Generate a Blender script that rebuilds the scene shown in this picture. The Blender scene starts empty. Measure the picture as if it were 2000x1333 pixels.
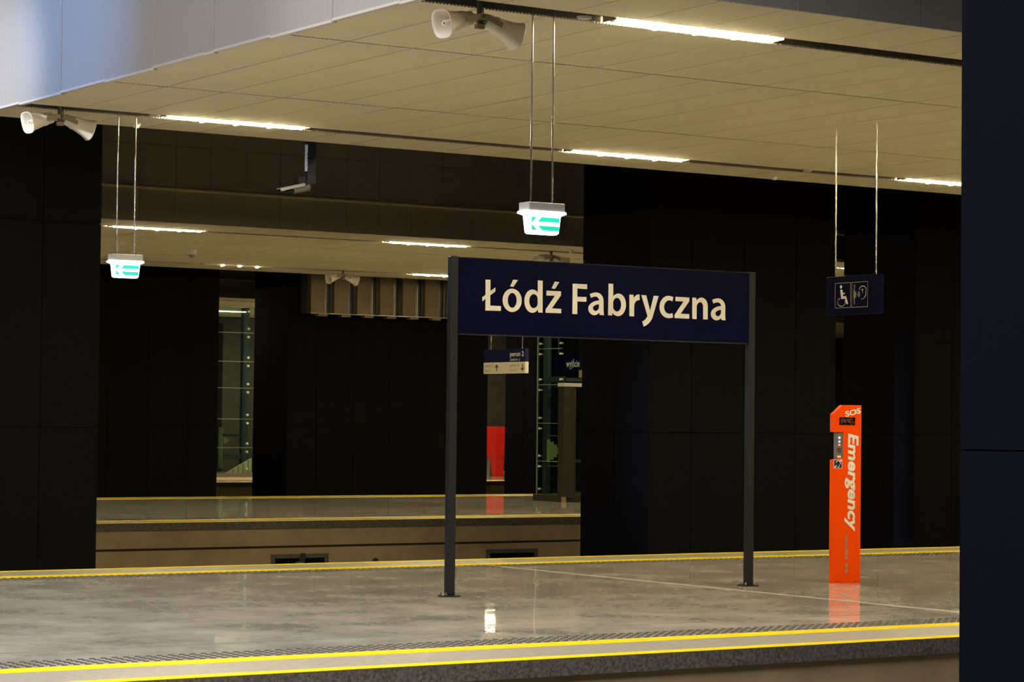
import bpy, bmesh, math, random
from mathutils import Vector, Matrix
from mathutils.geometry import tessellate_polygon
random.seed(4)
S = bpy.context.scene
COL = S.collection

# ---------------------------------------------------------------- camera, world, exposure, big lights
YAW, PIT, ROL, FPX, EYE = 0.584241269, 0.0333016367, 0.0105301986, 4806.52469, 1.7
fw = Vector((math.sin(YAW)*math.cos(PIT), math.cos(YAW)*math.cos(PIT), math.sin(PIT)))
r0 = Vector((math.cos(YAW), -math.sin(YAW), 0)); u0 = r0.cross(fw)
RT = math.cos(ROL)*r0 + math.sin(ROL)*u0
UP = -math.sin(ROL)*r0 + math.cos(ROL)*u0
cam = bpy.data.cameras.new('camera'); cam.sensor_width = 36; cam.sensor_fit = 'HORIZONTAL'
cam.lens = FPX*36/2000; cam.clip_end = 300
co = bpy.data.objects.new('camera', cam); COL.objects.link(co)
m = Matrix.Identity(4)
for i in range(3):
    m[i][0] = RT[i]; m[i][1] = UP[i]; m[i][2] = -fw[i]
m[0][3], m[1][3], m[2][3] = 0, 0, EYE
co.matrix_world = m
S.camera = co
S.view_settings.view_transform = 'Standard'; S.view_settings.look = 'None'
S.view_settings.gamma = 1; S.view_settings.use_curve_mapping = False
S.view_settings.exposure = 0.0

LAMP = 225.0                                      # strength of the platform tubes
w = bpy.data.worlds.new('World'); S.world = w; w.use_nodes = True
w.node_tree.nodes['Background'].inputs[0].default_value = (0.5, 0.65, 1.0, 1)
w.node_tree.nodes['Background'].inputs[1].default_value = 0.006

def light(name, kind, loc, target, power, color, **kw):
    l = bpy.data.lights.new(name, kind); l.energy = power; l.color = color
    for k, v in kw.items(): setattr(l, k, v)
    o = bpy.data.objects.new(name, l); COL.objects.link(o)
    o.location = loc
    o.rotation_euler = (Vector(target)-Vector(loc)).to_track_quat('-Z', 'Y').to_euler()
    return o
# skylight over the open hall on the left, and unseen spots added to make the light patches on the fascia
light('skylight', 'AREA', (0.5, 10, 15), (1.5, 10, 0), 10500, (1.0, 0.955, 0.94), shape='RECTANGLE', size=12, size_y=44)
light('fascia_patch_spot', 'SPOT', (-6, 21, 9.5), (9.87, 25.1, 5.15), 19000, (0.84, 0.9, 1.0), spot_size=0.20, spot_blend=1.0, shadow_soft_size=0.2)
light('fascia_patch_spot', 'SPOT', (-5, 12, 10), (9.87, 17.3, 5.2), 4500, (1.0, 0.93, 0.85), spot_size=0.20, spot_blend=1.0, shadow_soft_size=0.2)
light('fascia_patch_spot', 'SPOT', (-4, 30, 11), (9.87, 23.0, 5.75), 11000, (0.20, 0.44, 1.0), spot_size=0.20, spot_blend=1.0, shadow_soft_size=0.2)

# ---------------------------------------------------------------- materials
def new_mat(name):
    m = bpy.data.materials.new(name); m.use_nodes = True
    nt = m.node_tree
    return m, nt, nt.nodes['Principled BSDF'], nt.nodes['Material Output']

def N(nt, t, **kw):
    n = nt.nodes.new(t)
    for k, v in kw.items():
        if hasattr(n, k): setattr(n, k, v)
        else: n.inputs[k].default_value = v
    return n

def mat(name, col, rough=.5, metal=0, spec=.5, var=0.0, scale=6.0, bump=0.0, bscale=60, coat=0, coords='Object'):
    m, nt, b, _ = new_mat(name)
    b.inputs['Base Color'].default_value = (*col, 1)
    b.inputs['Roughness'].default_value = rough
    b.inputs['Metallic'].default_value = metal
    b.inputs['Specular IOR Level'].default_value = spec
    if coat: b.inputs['Coat Weight'].default_value = coat
    tc = N(nt, 'ShaderNodeTexCoord')
    if var:
        n = N(nt, 'ShaderNodeTexNoise'); n.inputs['Scale'].default_value = scale; n.inputs['Detail'].default_value = 6
        nt.links.new(tc.outputs[coords], n.inputs['Vector'])
        mr = N(nt, 'ShaderNodeMapRange'); mr.inputs['From Min'].default_value = .3; mr.inputs['From Max'].default_value = .7
        mr.inputs['To Min'].default_value = 1-var; mr.inputs['To Max'].default_value = 1+var
        nt.links.new(n.outputs['Fac'], mr.inputs['Value'])
        mx = N(nt, 'ShaderNodeVectorMath', operation='SCALE'); mx.inputs[0].default_value = col
        nt.links.new(mr.outputs['Result'], mx.inputs['Scale'])
        nt.links.new(mx.outputs[0], b.inputs['Base Color'])
    if bump:
        n2 = N(nt, 'ShaderNodeTexNoise'); n2.inputs['Scale'].default_value = bscale; n2.inputs['Detail'].default_value = 4
        nt.links.new(tc.outputs[coords], n2.inputs['Vector'])
        bp = N(nt, 'ShaderNodeBump'); bp.inputs['Strength'].default_value = bump; bp.inputs['Distance'].default_value = .01
        nt.links.new(n2.outputs['Fac'], bp.inputs['Height']); nt.links.new(bp.outputs['Normal'], b.inputs['Normal'])
    return m

def emit(name, col, strength, base=(0.8, 0.8, 0.8)):
    m, nt, b, _ = new_mat(name)
    b.inputs['Base Color'].default_value = (*base, 1)
    b.inputs['Emission Color'].default_value = (*col, 1)
    b.inputs['Emission Strength'].default_value = strength
    return m

def mesh_metal(name, col, hole, pitch=(.034, .0098), axes=('X', 'Z'), rough=.5, frac=.25, metal=0.0, spec=.4):
    """punched sheet: staggered rows of small dark holes"""
    m, nt, b, _ = new_mat(name)
    tc = N(nt, 'ShaderNodeTexCoord'); sp = N(nt, 'ShaderNodeSeparateXYZ')
    nt.links.new(tc.outputs['Object'], sp.inputs[0])
    outs = []
    for ax, pt in zip(axes, pitch):
        mu = N(nt, 'ShaderNodeMath', operation='MULTIPLY'); mu.inputs[1].default_value = 2*math.pi/pt
        nt.links.new(sp.outputs[ax], mu.inputs[0])
        outs.append(mu)
    # cos(u)*cos(v) gives the staggered layout
    cs = []
    for mu in outs:
        c = N(nt, 'ShaderNodeMath', operation='COSINE'); nt.links.new(mu.outputs[0], c.inputs[0]); cs.append(c)
    pr = N(nt, 'ShaderNodeMath', operation='MULTIPLY')
    nt.links.new(cs[0].outputs[0], pr.inputs[0]); nt.links.new(cs[1].outputs[0], pr.inputs[1])
    mr = N(nt, 'ShaderNodeMapRange'); mr.inputs['From Min'].default_value = frac; mr.inputs['From Max'].default_value = frac+.15
    nt.links.new(pr.outputs[0], mr.inputs['Value'])
    mx = N(nt, 'ShaderNodeMix', data_type='RGBA')
    mx.inputs[6].default_value = (*col, 1); mx.inputs[7].default_value = (*hole, 1)
    nt.links.new(mr.outputs['Result'], mx.inputs[0]); nt.links.new(mx.outputs[2], b.inputs['Base Color'])
    b.inputs['Roughness'].default_value = rough; b.inputs['Metallic'].default_value = metal
    b.inputs['Specular IOR Level'].default_value = spec
    return m

def floor_mat():
    m, nt, b, _ = new_mat('polished_concrete')
    tc = N(nt, 'ShaderNodeTexCoord')
    n1 = N(nt, 'ShaderNodeTexNoise'); n1.inputs['Scale'].default_value = 1.3; n1.inputs['Detail'].default_value = 7; n1.inputs['Roughness'].default_value = .55
    n2 = N(nt, 'ShaderNodeTexNoise'); n2.inputs['Scale'].default_value = 9; n2.inputs['Detail'].default_value = 6
    n3 = N(nt, 'ShaderNodeTexNoise'); n3.inputs['Scale'].default_value = .25; n3.inputs['Detail'].default_value = 3
    for n in (n1, n2, n3): nt.links.new(tc.outputs['Object'], n.inputs['Vector'])
    a = N(nt, 'ShaderNodeMath', operation='MULTIPLY'); a.inputs[1].default_value = .6; nt.links.new(n1.outputs['Fac'], a.inputs[0])
    c = N(nt, 'ShaderNodeMath', operation='MULTIPLY_ADD'); c.inputs[1].default_value = .2; nt.links.new(n2.outputs['Fac'], c.inputs[0]); nt.links.new(a.outputs[0], c.inputs[2])
    d = N(nt, 'ShaderNodeMath', operation='MULTIPLY_ADD'); d.inputs[1].default_value = .2; nt.links.new(n3.outputs['Fac'], d.inputs[0]); nt.links.new(c.outputs[0], d.inputs[2])
    r = N(nt, 'ShaderNodeValToRGB'); r.color_ramp.elements[0].position = .36; r.color_ramp.elements[0].color = (.36, .34, .295, 1)
    r.color_ramp.elements[1].position = .63; r.color_ramp.elements[1].color = (.80, .765, .67, 1)
    nt.links.new(d.outputs[0], r.inputs[0]); nt.links.new(r.outputs[0], b.inputs['Base Color'])
    rr = N(nt, 'ShaderNodeMapRange'); rr.inputs['From Min'].default_value = .3; rr.inputs['From Max'].default_value = .7
    rr.inputs['To Min'].default_value = .01; rr.inputs['To Max'].default_value = .035
    nt.links.new(n3.outputs['Fac'], rr.inputs['Value']); nt.links.new(rr.outputs[0], b.inputs['Roughness'])
    b.inputs['Specular IOR Level'].default_value = .16
    n4 = N(nt, 'ShaderNodeTexNoise'); n4.inputs['Scale'].default_value = 2.2; n4.inputs['Detail'].default_value = 3
    nt.links.new(tc.outputs['Object'], n4.inputs['Vector'])
    bp = N(nt, 'ShaderNodeBump'); bp.inputs['Strength'].default_value = .12; bp.inputs['Distance'].default_value = .01
    nt.links.new(n4.outputs['Fac'], bp.inputs['Height']); nt.links.new(bp.outputs['Normal'], b.inputs['Normal'])
    return m

def glass_mat(name, tint=(.80, .90, .86)):
    m, nt, b, out = new_mat(name); nt.nodes.remove(b)
    tr = N(nt, 'ShaderNodeBsdfTransparent'); tr.inputs[0].default_value = (*tint, 1)
    gl = N(nt, 'ShaderNodeBsdfGlossy'); gl.inputs['Roughness'].default_value = .02; gl.inputs[0].default_value = (.9, 1, .95, 1)
    fr = N(nt, 'ShaderNodeFresnel'); fr.inputs[0].default_value = 1.45
    ge = N(nt, 'ShaderNodeNewGeometry'); mi = N(nt, 'ShaderNodeMapRange')   # thin pane: same reflectance entering and leaving
    mi.inputs['To Min'].default_value = 1.45; mi.inputs['To Max'].default_value = 1/1.45
    nt.links.new(ge.outputs['Backfacing'], mi.inputs['Value']); nt.links.new(mi.outputs[0], fr.inputs[0])
    mx = N(nt, 'ShaderNodeMixShader')
    nt.links.new(fr.outputs[0], mx.inputs[0]); nt.links.new(tr.outputs[0], mx.inputs[1]); nt.links.new(gl.outputs[0], mx.inputs[2])
    nt.links.new(mx.outputs[0], out.inputs[0])
    return m

M = dict(
    floor=floor_mat(),
    strip=mat('platform_edge_slab', (.39, .37, .31), .4, spec=.12, var=.15, scale=14, bump=.05),
    granite=mat('granite', (.19, .17, .135), .7, var=.55, scale=45, bump=.1),
    face=mat('platform_face_concrete', (.60, .46, .27), .85, var=.12, scale=3, bump=.2, bscale=30),
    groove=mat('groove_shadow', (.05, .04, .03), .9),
    yellow=mat('yellow_paint', (.95, .72, .012), .6, spec=.05, var=.06, scale=3),
    tact=mat('tactile_studs', (.07, .062, .055), .5),
    joint=mat('joint_sealant', (.52, .48, .40), .6),
    djoint=mat('dark_joint', (.14, .13, .11), .8),
    tile=mat('ceiling_tile', (.62, .575, .425), .8, spec=.2, var=.05, scale=1.2, bump=.03, bscale=8),
    back=mat('ceiling_void', (.03, .028, .022), .9),
    fascia_l=mesh_metal('punched_fascia', (.50, .48, .47), (.10, .10, .11), (.034, .0098), ('Y', 'Z'), .45, frac=.12),
    fascia_n=mesh_metal('punched_fascia_front', (.55, .53, .50), (.14, .13, .12), (.034, .0098), ('X', 'Z'), .5, frac=.12),
    fascia_d=mesh_metal('punched_fascia_track', (.42, .39, .32), (.25, .23, .18), (.034, .0098), ('X', 'Z'), .6),
    lip=mat('fascia_lip', (.54, .52, .50), .5),
    ledge=mat('fascia_ledge', (.85, .72, .44), .6),
    pier=mesh_metal('dark_punched_panel', (.0075, .0076, .0075), (.003, .003, .003), (.028, .0145), ('X', 'Z'), .7, spec=.05),
    pier_s=mesh_metal('dark_panel_blue_light', (.0055, .0068, .0135), (.002, .002, .0035), (.028, .0145), ('Y', 'Z'), .7, spec=.05),  # side panels: blue hall light is put into the colour
    core=mat('pier_core', (.004, .004, .004), .9),
    bed=mat('track_bed', (.06, .055, .05), .9, var=.3),
    dark=mat('dark_wall', (.012, .012, .012), .9),
    farw=mat('far_wall', (.045, .040, .036), .85, var=.15, scale=4),
    navy=mat('navy_enamel', (.0022, .0032, .026), .4, spec=.05),
    navy2=mat('navy_panel', (.008, .012, .075), .35),  # brighter navy: the peron sign's different lighting put into colour; also the sticker blue
    white=mat('sign_white', (.93, .90, .82), .5),
    black=mat('black_plastic', (.008, .008, .009), .5),
    post=mat('anthracite_paint', (.017, .019, .024), .4, spec=.3),
    chrome=mat('brushed_steel_rod', (.80, .78, .72), .22, metal=1),
    steel=mat('brushed_steel', (.42, .38, .32), .38, metal=.8, var=.1, scale=5),
    dsteel=mat('dark_steel', (.055, .045, .036), .4, metal=.6, var=.2, scale=3),
    beige=mat('cream_plastic', (.80, .76, .66), .45),
    bracket=mat('bracket_metal', (.34, .29, .21), .5, metal=.3),
    stem=mat('stem_paint', (.16, .15, .135), .5),
    orange=mat('orange_paint', (1.0, .082, .0), .5, spec=.1),
    red=mat('red_paint', (.62, .006, .002), .45),
    plast=mat('light_housing', (.55, .53, .50), .5),
    vpanel=mat('cream_cladding', (.26, .205, .115), .7, var=.08, scale=2),
    vslot=mat('grey_slot', (.10, .10, .085), .6),
    glass=glass_mat('lift_glass'),
    gedge=mat('glass_edge', (.20, .27, .18), .3),
    teal=mat('blue_grey_steel', (.034, .052, .060), .5),
    meshg=mat('galvanised_mesh', (.50, .55, .25), .5),
    tube=emit('fluorescent_tube', (1.0, .83, .50), LAMP),
    tube_off=mat('unlit_diffuser', (.70, .64, .50), .4),
    exitw=emit('sign_diffuser', (.90, .96, 1.0), 5.0),
    exitg=emit('sign_green', (.02, .80, .50), .85, (0, .4, .3)),
    led_r=emit('led_red', (1, .05, .03), 3), led_b=emit('led_blue', (.15, .15, 1), 4), led_g=emit('led_cyan', (.2, 1, .8), 3),
    disp=mat('display_glass', (.02, .002, .001), .15), dot=emit('display_dots', (1, .08, .03), .35),
    signw=mat('sign_cream_white', (.90, .84, .68), .4),  # plain cream panel colour, no glow of its own
    ink=mat('black_ink', (.012, .012, .012), .6), gink=mat('grey_ink', (.34, .30, .22), .6),
    tag=mat('label_tape', (.55, .56, .60), .5),
)

# ---------------------------------------------------------------- mesh helpers
class MB:
    def __init__(s): s.v = []; s.f = []; s.sm = []
    def add(s, vs, fs, smooth=False):
        o = len(s.v); s.v += [tuple(v) for v in vs]; s.f += [tuple(i+o for i in f) for f in fs]; s.sm += [smooth]*len(fs); return s
    def box(s, x0, x1, y0, y1, z0, z1, mtx=None):
        vs = [Vector((x, y, z)) for z in (z0, z1) for y in (y0, y1) for x in (x0, x1)]
        if mtx is not None: vs = [mtx @ v for v in vs]
        return s.add(vs, [(0, 2, 3, 1), (4, 5, 7, 6), (0, 1, 5, 4), (2, 6, 7, 3), (0, 4, 6, 2), (1, 3, 7, 5)])
    def cyl(s, p0, p1, r0, r1=None, n=16, caps=True, smooth=True):
        r1 = r0 if r1 is None else r1
        p0 = Vector(p0); p1 = Vector(p1); q = (p1-p0).to_track_quat('Z', 'Y')
        a = [p0+q @ Vector((r0*math.cos(t), r0*math.sin(t), 0)) for t in [2*math.pi*i/n for i in range(n)]]
        b = [p1+q @ Vector((r1*math.cos(t), r1*math.sin(t), 0)) for t in [2*math.pi*i/n for i in range(n)]]
        s.add(a+b, [(i, (i+1) % n, n+(i+1) % n, n+i) for i in range(n)], smooth)
        if caps: s.add(a+b, [tuple(range(n-1, -1, -1)), tuple(range(n, 2*n))])
        return s
    def prism(s, pts, y0, y1, mtx=None):
        """polygon in XZ extruded along Y"""
        n = len(pts)
        vs = [Vector((x, y0, z)) for x, z in pts]+[Vector((x, y1, z)) for x, z in pts]
        if mtx is not None: vs = [mtx @ v for v in vs]
        fs = [(i, (i+1) % n, n+(i+1) % n, n+i) for i in range(n)]
        s.add(vs, fs)
        tr = tessellate_polygon([[Vector((x, z, 0)) for x, z in pts]])
        s.add(vs, [tuple(t) for t in tr]+[tuple(i+n for i in reversed(t)) for t in tr])
        return s
    def rings(s, rs, smooth=True, cap0=True, cap1=True):
        n = len(rs[0]); o = [v for r in rs for v in r]
        fs = [(k*n+i, k*n+(i+1) % n, (k+1)*n+(i+1) % n, (k+1)*n+i) for k in range(len(rs)-1) for i in range(n)]
        s.add(o, fs, smooth)
        if cap0: s.add(rs[0], [tuple(range(n-1, -1, -1))])
        if cap1: s.add(rs[-1], [tuple(range(n))])
        return s
    def mesh(s, name, m):
        me = bpy.data.meshes.new(name); me.from_pydata(s.v, [], s.f)
        me.polygons.foreach_set('use_smooth', s.sm); me.materials.append(M[m]); me.update()
        bm = bmesh.new(); bm.from_mesh(me); bmesh.ops.recalc_face_normals(bm, faces=bm.faces[:]); bm.to_mesh(me); bm.free()
        return me
    def build(s, name, m, parent=None, label=None, bevel=0):
        o = bpy.data.objects.new(name, s.mesh(name, m)); COL.objects.link(o)
        if parent is not None: o.parent = parent
        if label: o['label'] = label
        if bevel:
            b = o.modifiers.new('bevel', 'BEVEL'); b.width = bevel; b.segments = 2; b.limit_method = 'ANGLE'
        return o

def tag(o, label, cat=None, group=None, kind=None):
    if label: o['label'] = label
    if cat: o['category'] = cat
    if group: o['group'] = group
    if kind: o['kind'] = kind
    return o
def empty(name, label, cat, loc=(0, 0, 0), rz=0, group=None, kind=None):
    o = bpy.data.objects.new(name, None); COL.objects.link(o); o.location = loc; o.rotation_euler = (0, 0, rz)
    o.empty_display_size = .1
    return tag(o, label, cat, group, kind)
def put(me, name, loc, parent, m=None):
    o = bpy.data.objects.new(name, me); COL.objects.link(o); o.parent = parent; o.location = loc
    return o
KIDS = {}
def copy_tree(src, loc, label, parent=None, rz=None):
    def cp(o, par):
        c = o.copy(); COL.objects.link(c)
        if par is not None: c.parent = par
        for ch in [x for x in COL.objects if x.parent == o]: cp(ch, c)
        return c
    c = cp(src, None); c.location = loc; c['label'] = label
    if rz is not None: c.rotation_euler.z = rz
    return c

# flat drawing on a plane: origin O, right u, up v, lifted along n
class Art:
    def __init__(s, O, u, v, n, lift=.002):
        s.O = Vector(O); s.u = Vector(u).normalized(); s.v = Vector(v).normalized(); s.n = Vector(n).normalized()*lift; s.mb = MB()
    def P(s, x, y): return s.O+s.u*x+s.v*y+s.n
    def poly(s, outer, holes=()):
        loops = [[Vector((x, y, 0)) for x, y in l] for l in (outer, *holes)]
        fl = [p for l in loops for p in l]
        s.mb.add([s.P(p.x, p.y) for p in fl], [tuple(t) for t in tessellate_polygon(loops)]); return s
    def rect(s, x0, y0, x1, y1): s.mb.add([s.P(x0, y0), s.P(x1, y0), s.P(x1, y1), s.P(x0, y1)], [(0, 1, 2, 3)]); return s
    def line(s, pts, w):
        for (x0, y0), (x1, y1) in zip(pts, pts[1:]):
            d = Vector((x1-x0, y1-y0)); L = d.length or 1; nx, ny = -d.y/L*w/2, d.x/L*w/2
            s.mb.add([s.P(x0+nx, y0+ny), s.P(x0-nx, y0-ny), s.P(x1-nx, y1-ny), s.P(x1+nx, y1+ny)], [(0, 1, 2, 3)])
        for x, y in pts[1:-1]: s.disc(x, y, w/2, w/2, 8)
        return s
    def disc(s, x, y, rx, ry=None, n=16):
        ry = ry or rx
        s.mb.add([s.P(x+rx*math.cos(t), y+ry*math.sin(t)) for t in [2*math.pi*i/n for i in range(n)]], [tuple(range(n))]); return s
    def arc(s, x, y, rx, ry, a0, a1, w, n=16):
        return s.line([(x+rx*math.cos(math.radians(a0+(a1-a0)*i/n)), y+ry*math.sin(math.radians(a0+(a1-a0)*i/n))) for i in range(n+1)], w)
    def frame(s, x0, y0, x1, y1, w): return s.rect(x0, y0, x1, y0+w).rect(x0, y1-w, x1, y1).rect(x0, y0, x0+w, y1).rect(x1-w, y0, x1, y1)
    def build(s, name, m, parent, label=None): return s.mb.build(name, m, parent, label)

def text(name, body, O, u, v, n, width, height, m, parent, bold=0.0, shear=0.0, ang=0.0, lift=.002):
    """lettering: the box of the drawn letters is fitted to width x height, lower left corner at O"""
    c = bpy.data.curves.new(name, 'FONT'); c.body = body; c.offset = bold; c.shear = shear; c.resolution_u = 3
    t = bpy.data.objects.new('tmp_text', c); COL.objects.link(t)
    me = bpy.data.meshes.new_from_object(t); bpy.data.objects.remove(t); bpy.data.curves.remove(c)
    xs = [q.co.x for q in me.vertices]; ys = [q.co.y for q in me.vertices]
    x0, y0 = min(xs), min(ys); sx = width/(max(xs)-x0); sy = height/(max(ys)-y0)
    O = Vector(O); u = Vector(u).normalized(); v = Vector(v).normalized(); n = Vector(n).normalized()
    ca, sa = math.cos(ang), math.sin(ang); uu = u*ca+v*sa; vv = v*ca-u*sa
    for q in me.vertices: q.co = O+uu*((q.co.x-x0)*sx)+vv*((q.co.y-y0)*sy)+n*lift
    me.materials.clear(); me.materials.append(M[m])
    o = bpy.data.objects.new(name, me); COL.objects.link(o); o.parent = parent
    return o

# ---------------------------------------------------------------- the setting: platforms and track beds
XL, XR = -22, 62
def platform(Y0, Y1, label, studs=(), lo=XL, hi=XR, main=False):
    f = tag(MB().box(lo, hi, Y0+.26, Y1-.26, -.20, 0).build('floor', 'floor'), label, 'platform', kind='structure')
    for side, (e, d) in enumerate(((Y0, 1), (Y1, -1))):
        a = lambda t0, t1: tuple(sorted((e+d*t0, e+d*t1)))
        MB().box(lo, hi, *a(.0, .30), -.125, 0.0005).build('granite_edge', 'granite', f, 'dark speckled granite edge')
        MB().box(lo, hi, *a(.16, .83), -.001, .003).build('edge_paving', 'strip', f)
        MB().box(lo, hi, *a(.0, .165), -.001, .0045).build('yellow_line', 'yellow', f)
        MB().box(lo, hi, *a(.83, 1.09), -.001, .0045).build('yellow_line', 'yellow', f)
        MB().box(lo, hi, *a(.03, .25), -.415, -.126).build('platform_face', 'face', f)
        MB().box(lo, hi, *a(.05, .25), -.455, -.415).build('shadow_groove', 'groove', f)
        MB().box(lo, hi, *a(.03, .25), -1.3, -.455).build('platform_face', 'face', f)
        if side in studs:
            x0, x1 = (5.6, 19) if side == 0 else (8, 26)
            if not main: x0, x1 = 16, 34
            sb = MB(); n = int((x1-x0)/.0873)
            for r in range(5):
                yy = e+d*(1.17+.083*r)
                for i in range(n):
                    x = x0+.0873*i
                    q = [Vector((x+.027*math.cos(t), yy+.027*math.sin(t), 0.0)) for t in [math.pi/3*k for k in range(6)]]
                    tq = [Vector((x+.020*math.cos(t), yy+.020*math.sin(t), .007)) for t in [math.pi/3*k for k in range(6)]]
                    sb.add(q+tq, [(k, (k+1) % 6, 6+(k+1) % 6, 6+k) for k in range(6)]+[(6, 7, 8, 9, 10, 11)])
            tag(sb.build('tactile_studs', 'tact', f), None, kind='stuff')
    return f
p1 = platform(14.68, 25.83, 'wide polished concrete platform carrying the station name sign, with yellow edge lines', (0, 1), main=True)
MB().box(15.985, 16.012, 14.84, 25.66, -.001, .0052).build('expansion_joint', 'joint', p1, 'pale filled joint across the platform')
MB().box(3, 40, 16.85, 16.865, -.001, .0012).build('construction_joint', 'djoint', p1)
ck = MB(); cp_ = []
for px, py in ((1047, 1112), (1045, 1126), (1042, 1134), (1046, 1146), (1045, 1160), (1044, 1180), (1043, 1200), (1042.5, 1215), (1044, 1236)):
    d = fw+RT*((px-1000)/FPX)-UP*((py-666.5)/FPX); t = -EYE/d.z; cp_.append((d.x*t, d.y*t))
for (ax, ay), (bx, by) in zip(cp_, cp_[1:]): ck.add([(ax-.0022, ay, .0012), (ax+.0022, ay, .0012), (bx+.0022, by, .0012), (bx-.0022, by, .0012)], [(0, 1, 2, 3)])
ck.build('crack', 'joint', p1, 'thin pale crack in the floor')
p2 = platform(36.85, 49.0, 'second platform behind the piers, carrying the glass lift shaft', (0,))
p3 = platform(60.0, 71.6, 'third platform, glimpsed through the gaps between the far piers')
tag(MB().box(-12, 12, -8.5, 3.5, -.2, 0).build('floor', 'floor'), 'near platform on which the camera stands, outside the picture', 'platform', kind='structure')
for a, b, l in ((3.5, 14.68, 'track bed in front of the name sign platform'), (25.83, 36.85, 'track bed between the first and second platforms'), (49.0, 60.0, 'track bed between the second and third platforms')):
    tag(MB().box(XL, XR, a, b, -1.4, -1.3).build('floor', 'bed'), l, 'track bed', kind='structure')

# ---------------------------------------------------------------- ceilings of long tiles with lamp slots
PX = .6585
def ceiling(x0, x1, rows, label, pitch=PX, xoff=9.87, joints=()):
    c = tag(MB().box(x0, x1, rows[0][0], rows[-1][1], 5.07, 5.35).build('ceiling', 'back'), label, 'ceiling', kind='structure')
    n = int((x1-xoff)/pitch)
    for (a, b) in rows:
        me = MB().box(.007, pitch-.007, 0.004, b-a-.004, 0, .03).mesh('panel', 'tile')
        for i in range(n):
            put(me, 'panel', (xoff+i*pitch, a, 5.0+random.uniform(0, .0015)), c)
    return c
c1 = ceiling(9.88, 46, [(14.98, 16.13), (16.40, 18.54), (18.56, 22.19), (22.21, 24.30), (24.52, 25.52)], 'cream tiled ceiling over the name sign platform, with two dark lamp slots')
c2 = ceiling(9.88, 49, [(37.52, 38.83), (39.03, 41.2), (41.22, 44.8), (44.82, 46.95), (47.15, 48.55)], 'cream tiled ceiling over the second platform')
c3 = ceiling(24, 62, [(59.6, 60.9), (61.1, 65.5), (65.52, 69.1), (69.3, 70.6)], 'cream tiled ceiling over the third platform', 1.317, 24)
c0 = ceiling(9.88, 34, [(-7.0, 2.08), (2.32, 3.3)], 'cream ceiling over the near platform, outside the picture')
# punched metal upstand that trims the slot edges and dotted joints
for c, ys in ((c1, (16.405, 24.525)), (c1, (18.545, 22.195))):
    for y in ys:
        mb = MB()
        st = .033 if y in (16.405, 24.525) else .045
        h = .007 if y in (16.405, 24.525) else .003
        if h > .005: MB().box(9.9, 45.9, y-.012, y-.001, 5.003, 5.069).build('slot_liner', 'stem', c)
        k = 0
        x = 9.9
        while x < 30:
            mb.box(x, x+st*.5, y-.004, y+.010, 5.0-h, 5.003); x += st
        tag(mb.build('slot_mesh_edge', 'bracket', c), None, kind='stuff')

# fascias above the ceiling edges
t1 = tag(MB().box(9.90, 10.0, 14.99, 25.5, 5.05, 9.4).build('trim_1', 'core'), 'tall pale punched metal fascia at the left end of the ceiling, in blue hall light', 'fascia', kind='structure')
ys = [25.5, 25.39, 24.31, 23.229, 22.136, 21.053, 19.976, 19.80, 18.715, 17.63, 16.545, 15.46, 14.99]
for i, (b, a) in enumerate(zip(ys, ys[1:])):
    o = (0, .006, -.004, .003, -.005, .005)[i % 6]
    MB().box(9.855+o*.6, 9.90, a+.004, b-.004, 5.0+o*1.5, 9.4).build('panel', 'fascia_l', t1)
    MB().box(9.846+o*.6, 9.90, a+.004, b-.004, 4.985+o*1.5, 5.008+o*1.5).build('edge_strip', 'lip', t1)
t2 = tag(MB().box(9.95, 46, 14.99, 15.08, 5.06, 7.6).build('trim_2', 'core'), 'dark brown punched metal fascia above the near edge of the ceiling', 'fascia', kind='structure')
x = 12.568-PX*4
while x < 30:
    MB().box(x+.004, x+PX-.004, 14.955, 14.99, 4.992, 7.6).build('panel', 'fascia_n', t2); x += PX
t3 = tag(MB().box(9.95, 49, 37.50, 37.6, 5.06, 7.6).build('trim_3', 'core'), 'dark panelled fascia above the track in front of the second platform', 'fascia', kind='structure')
x = 17.317-PX*4
while x < 28.5:
    MB().box(x+.003, x+PX-.003, 37.46, 37.50, 4.995, 5.55).build('panel', 'fascia_d', t3)
    MB().box(x+.003, x+PX-.003, 37.46, 37.50, 5.55, 6.28).build('panel', 'fascia_d', t3)
    MB().box(x+.003, x+PX-.003, 37.45, 37.49, 6.285, 7.6).build('panel', 'fascia_d', t3)
    x += PX
MB().box(10, 49, 37.30, 37.47, 5.53, 5.562).build('ledge', 'ledge', t3, 'pale projecting ledge')
MB().box(10, 49, 37.44, 37.465, 5.56, 5.63).build('ledge_upstand', 'ledge', t3)
t4 = tag(MB().box(20, 62, 59.58, 59.7, 5.0, 7.6).build('trim_4', 'fascia_d'), 'brown fascia above the third platform ceiling edge, seen in the left gap', 'fascia', kind='structure')
MB().box(20, 62, 59.50, 59.6, 5.46, 5.50).build('ledge', 'ledge', t4)
tag(MB().box(10.0, 62, -8.5, 72.9, 7.6, 7.8).build('ceiling', 'dark'), 'dark upper roof high above the tracks', 'roof', kind='structure')
tag(MB().box(XL, 63, 72.6, 73.0, -1.4, 7.6).build('wall_back', 'farw'), 'dark far wall beyond the third platform', 'wall', kind='structure')
tag(MB().box(62, 62.4, -9, 73, -1.4, 7.6).build('wall_right', 'dark'), 'dark end wall far along the platforms to the right', 'wall', kind='structure')

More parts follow.
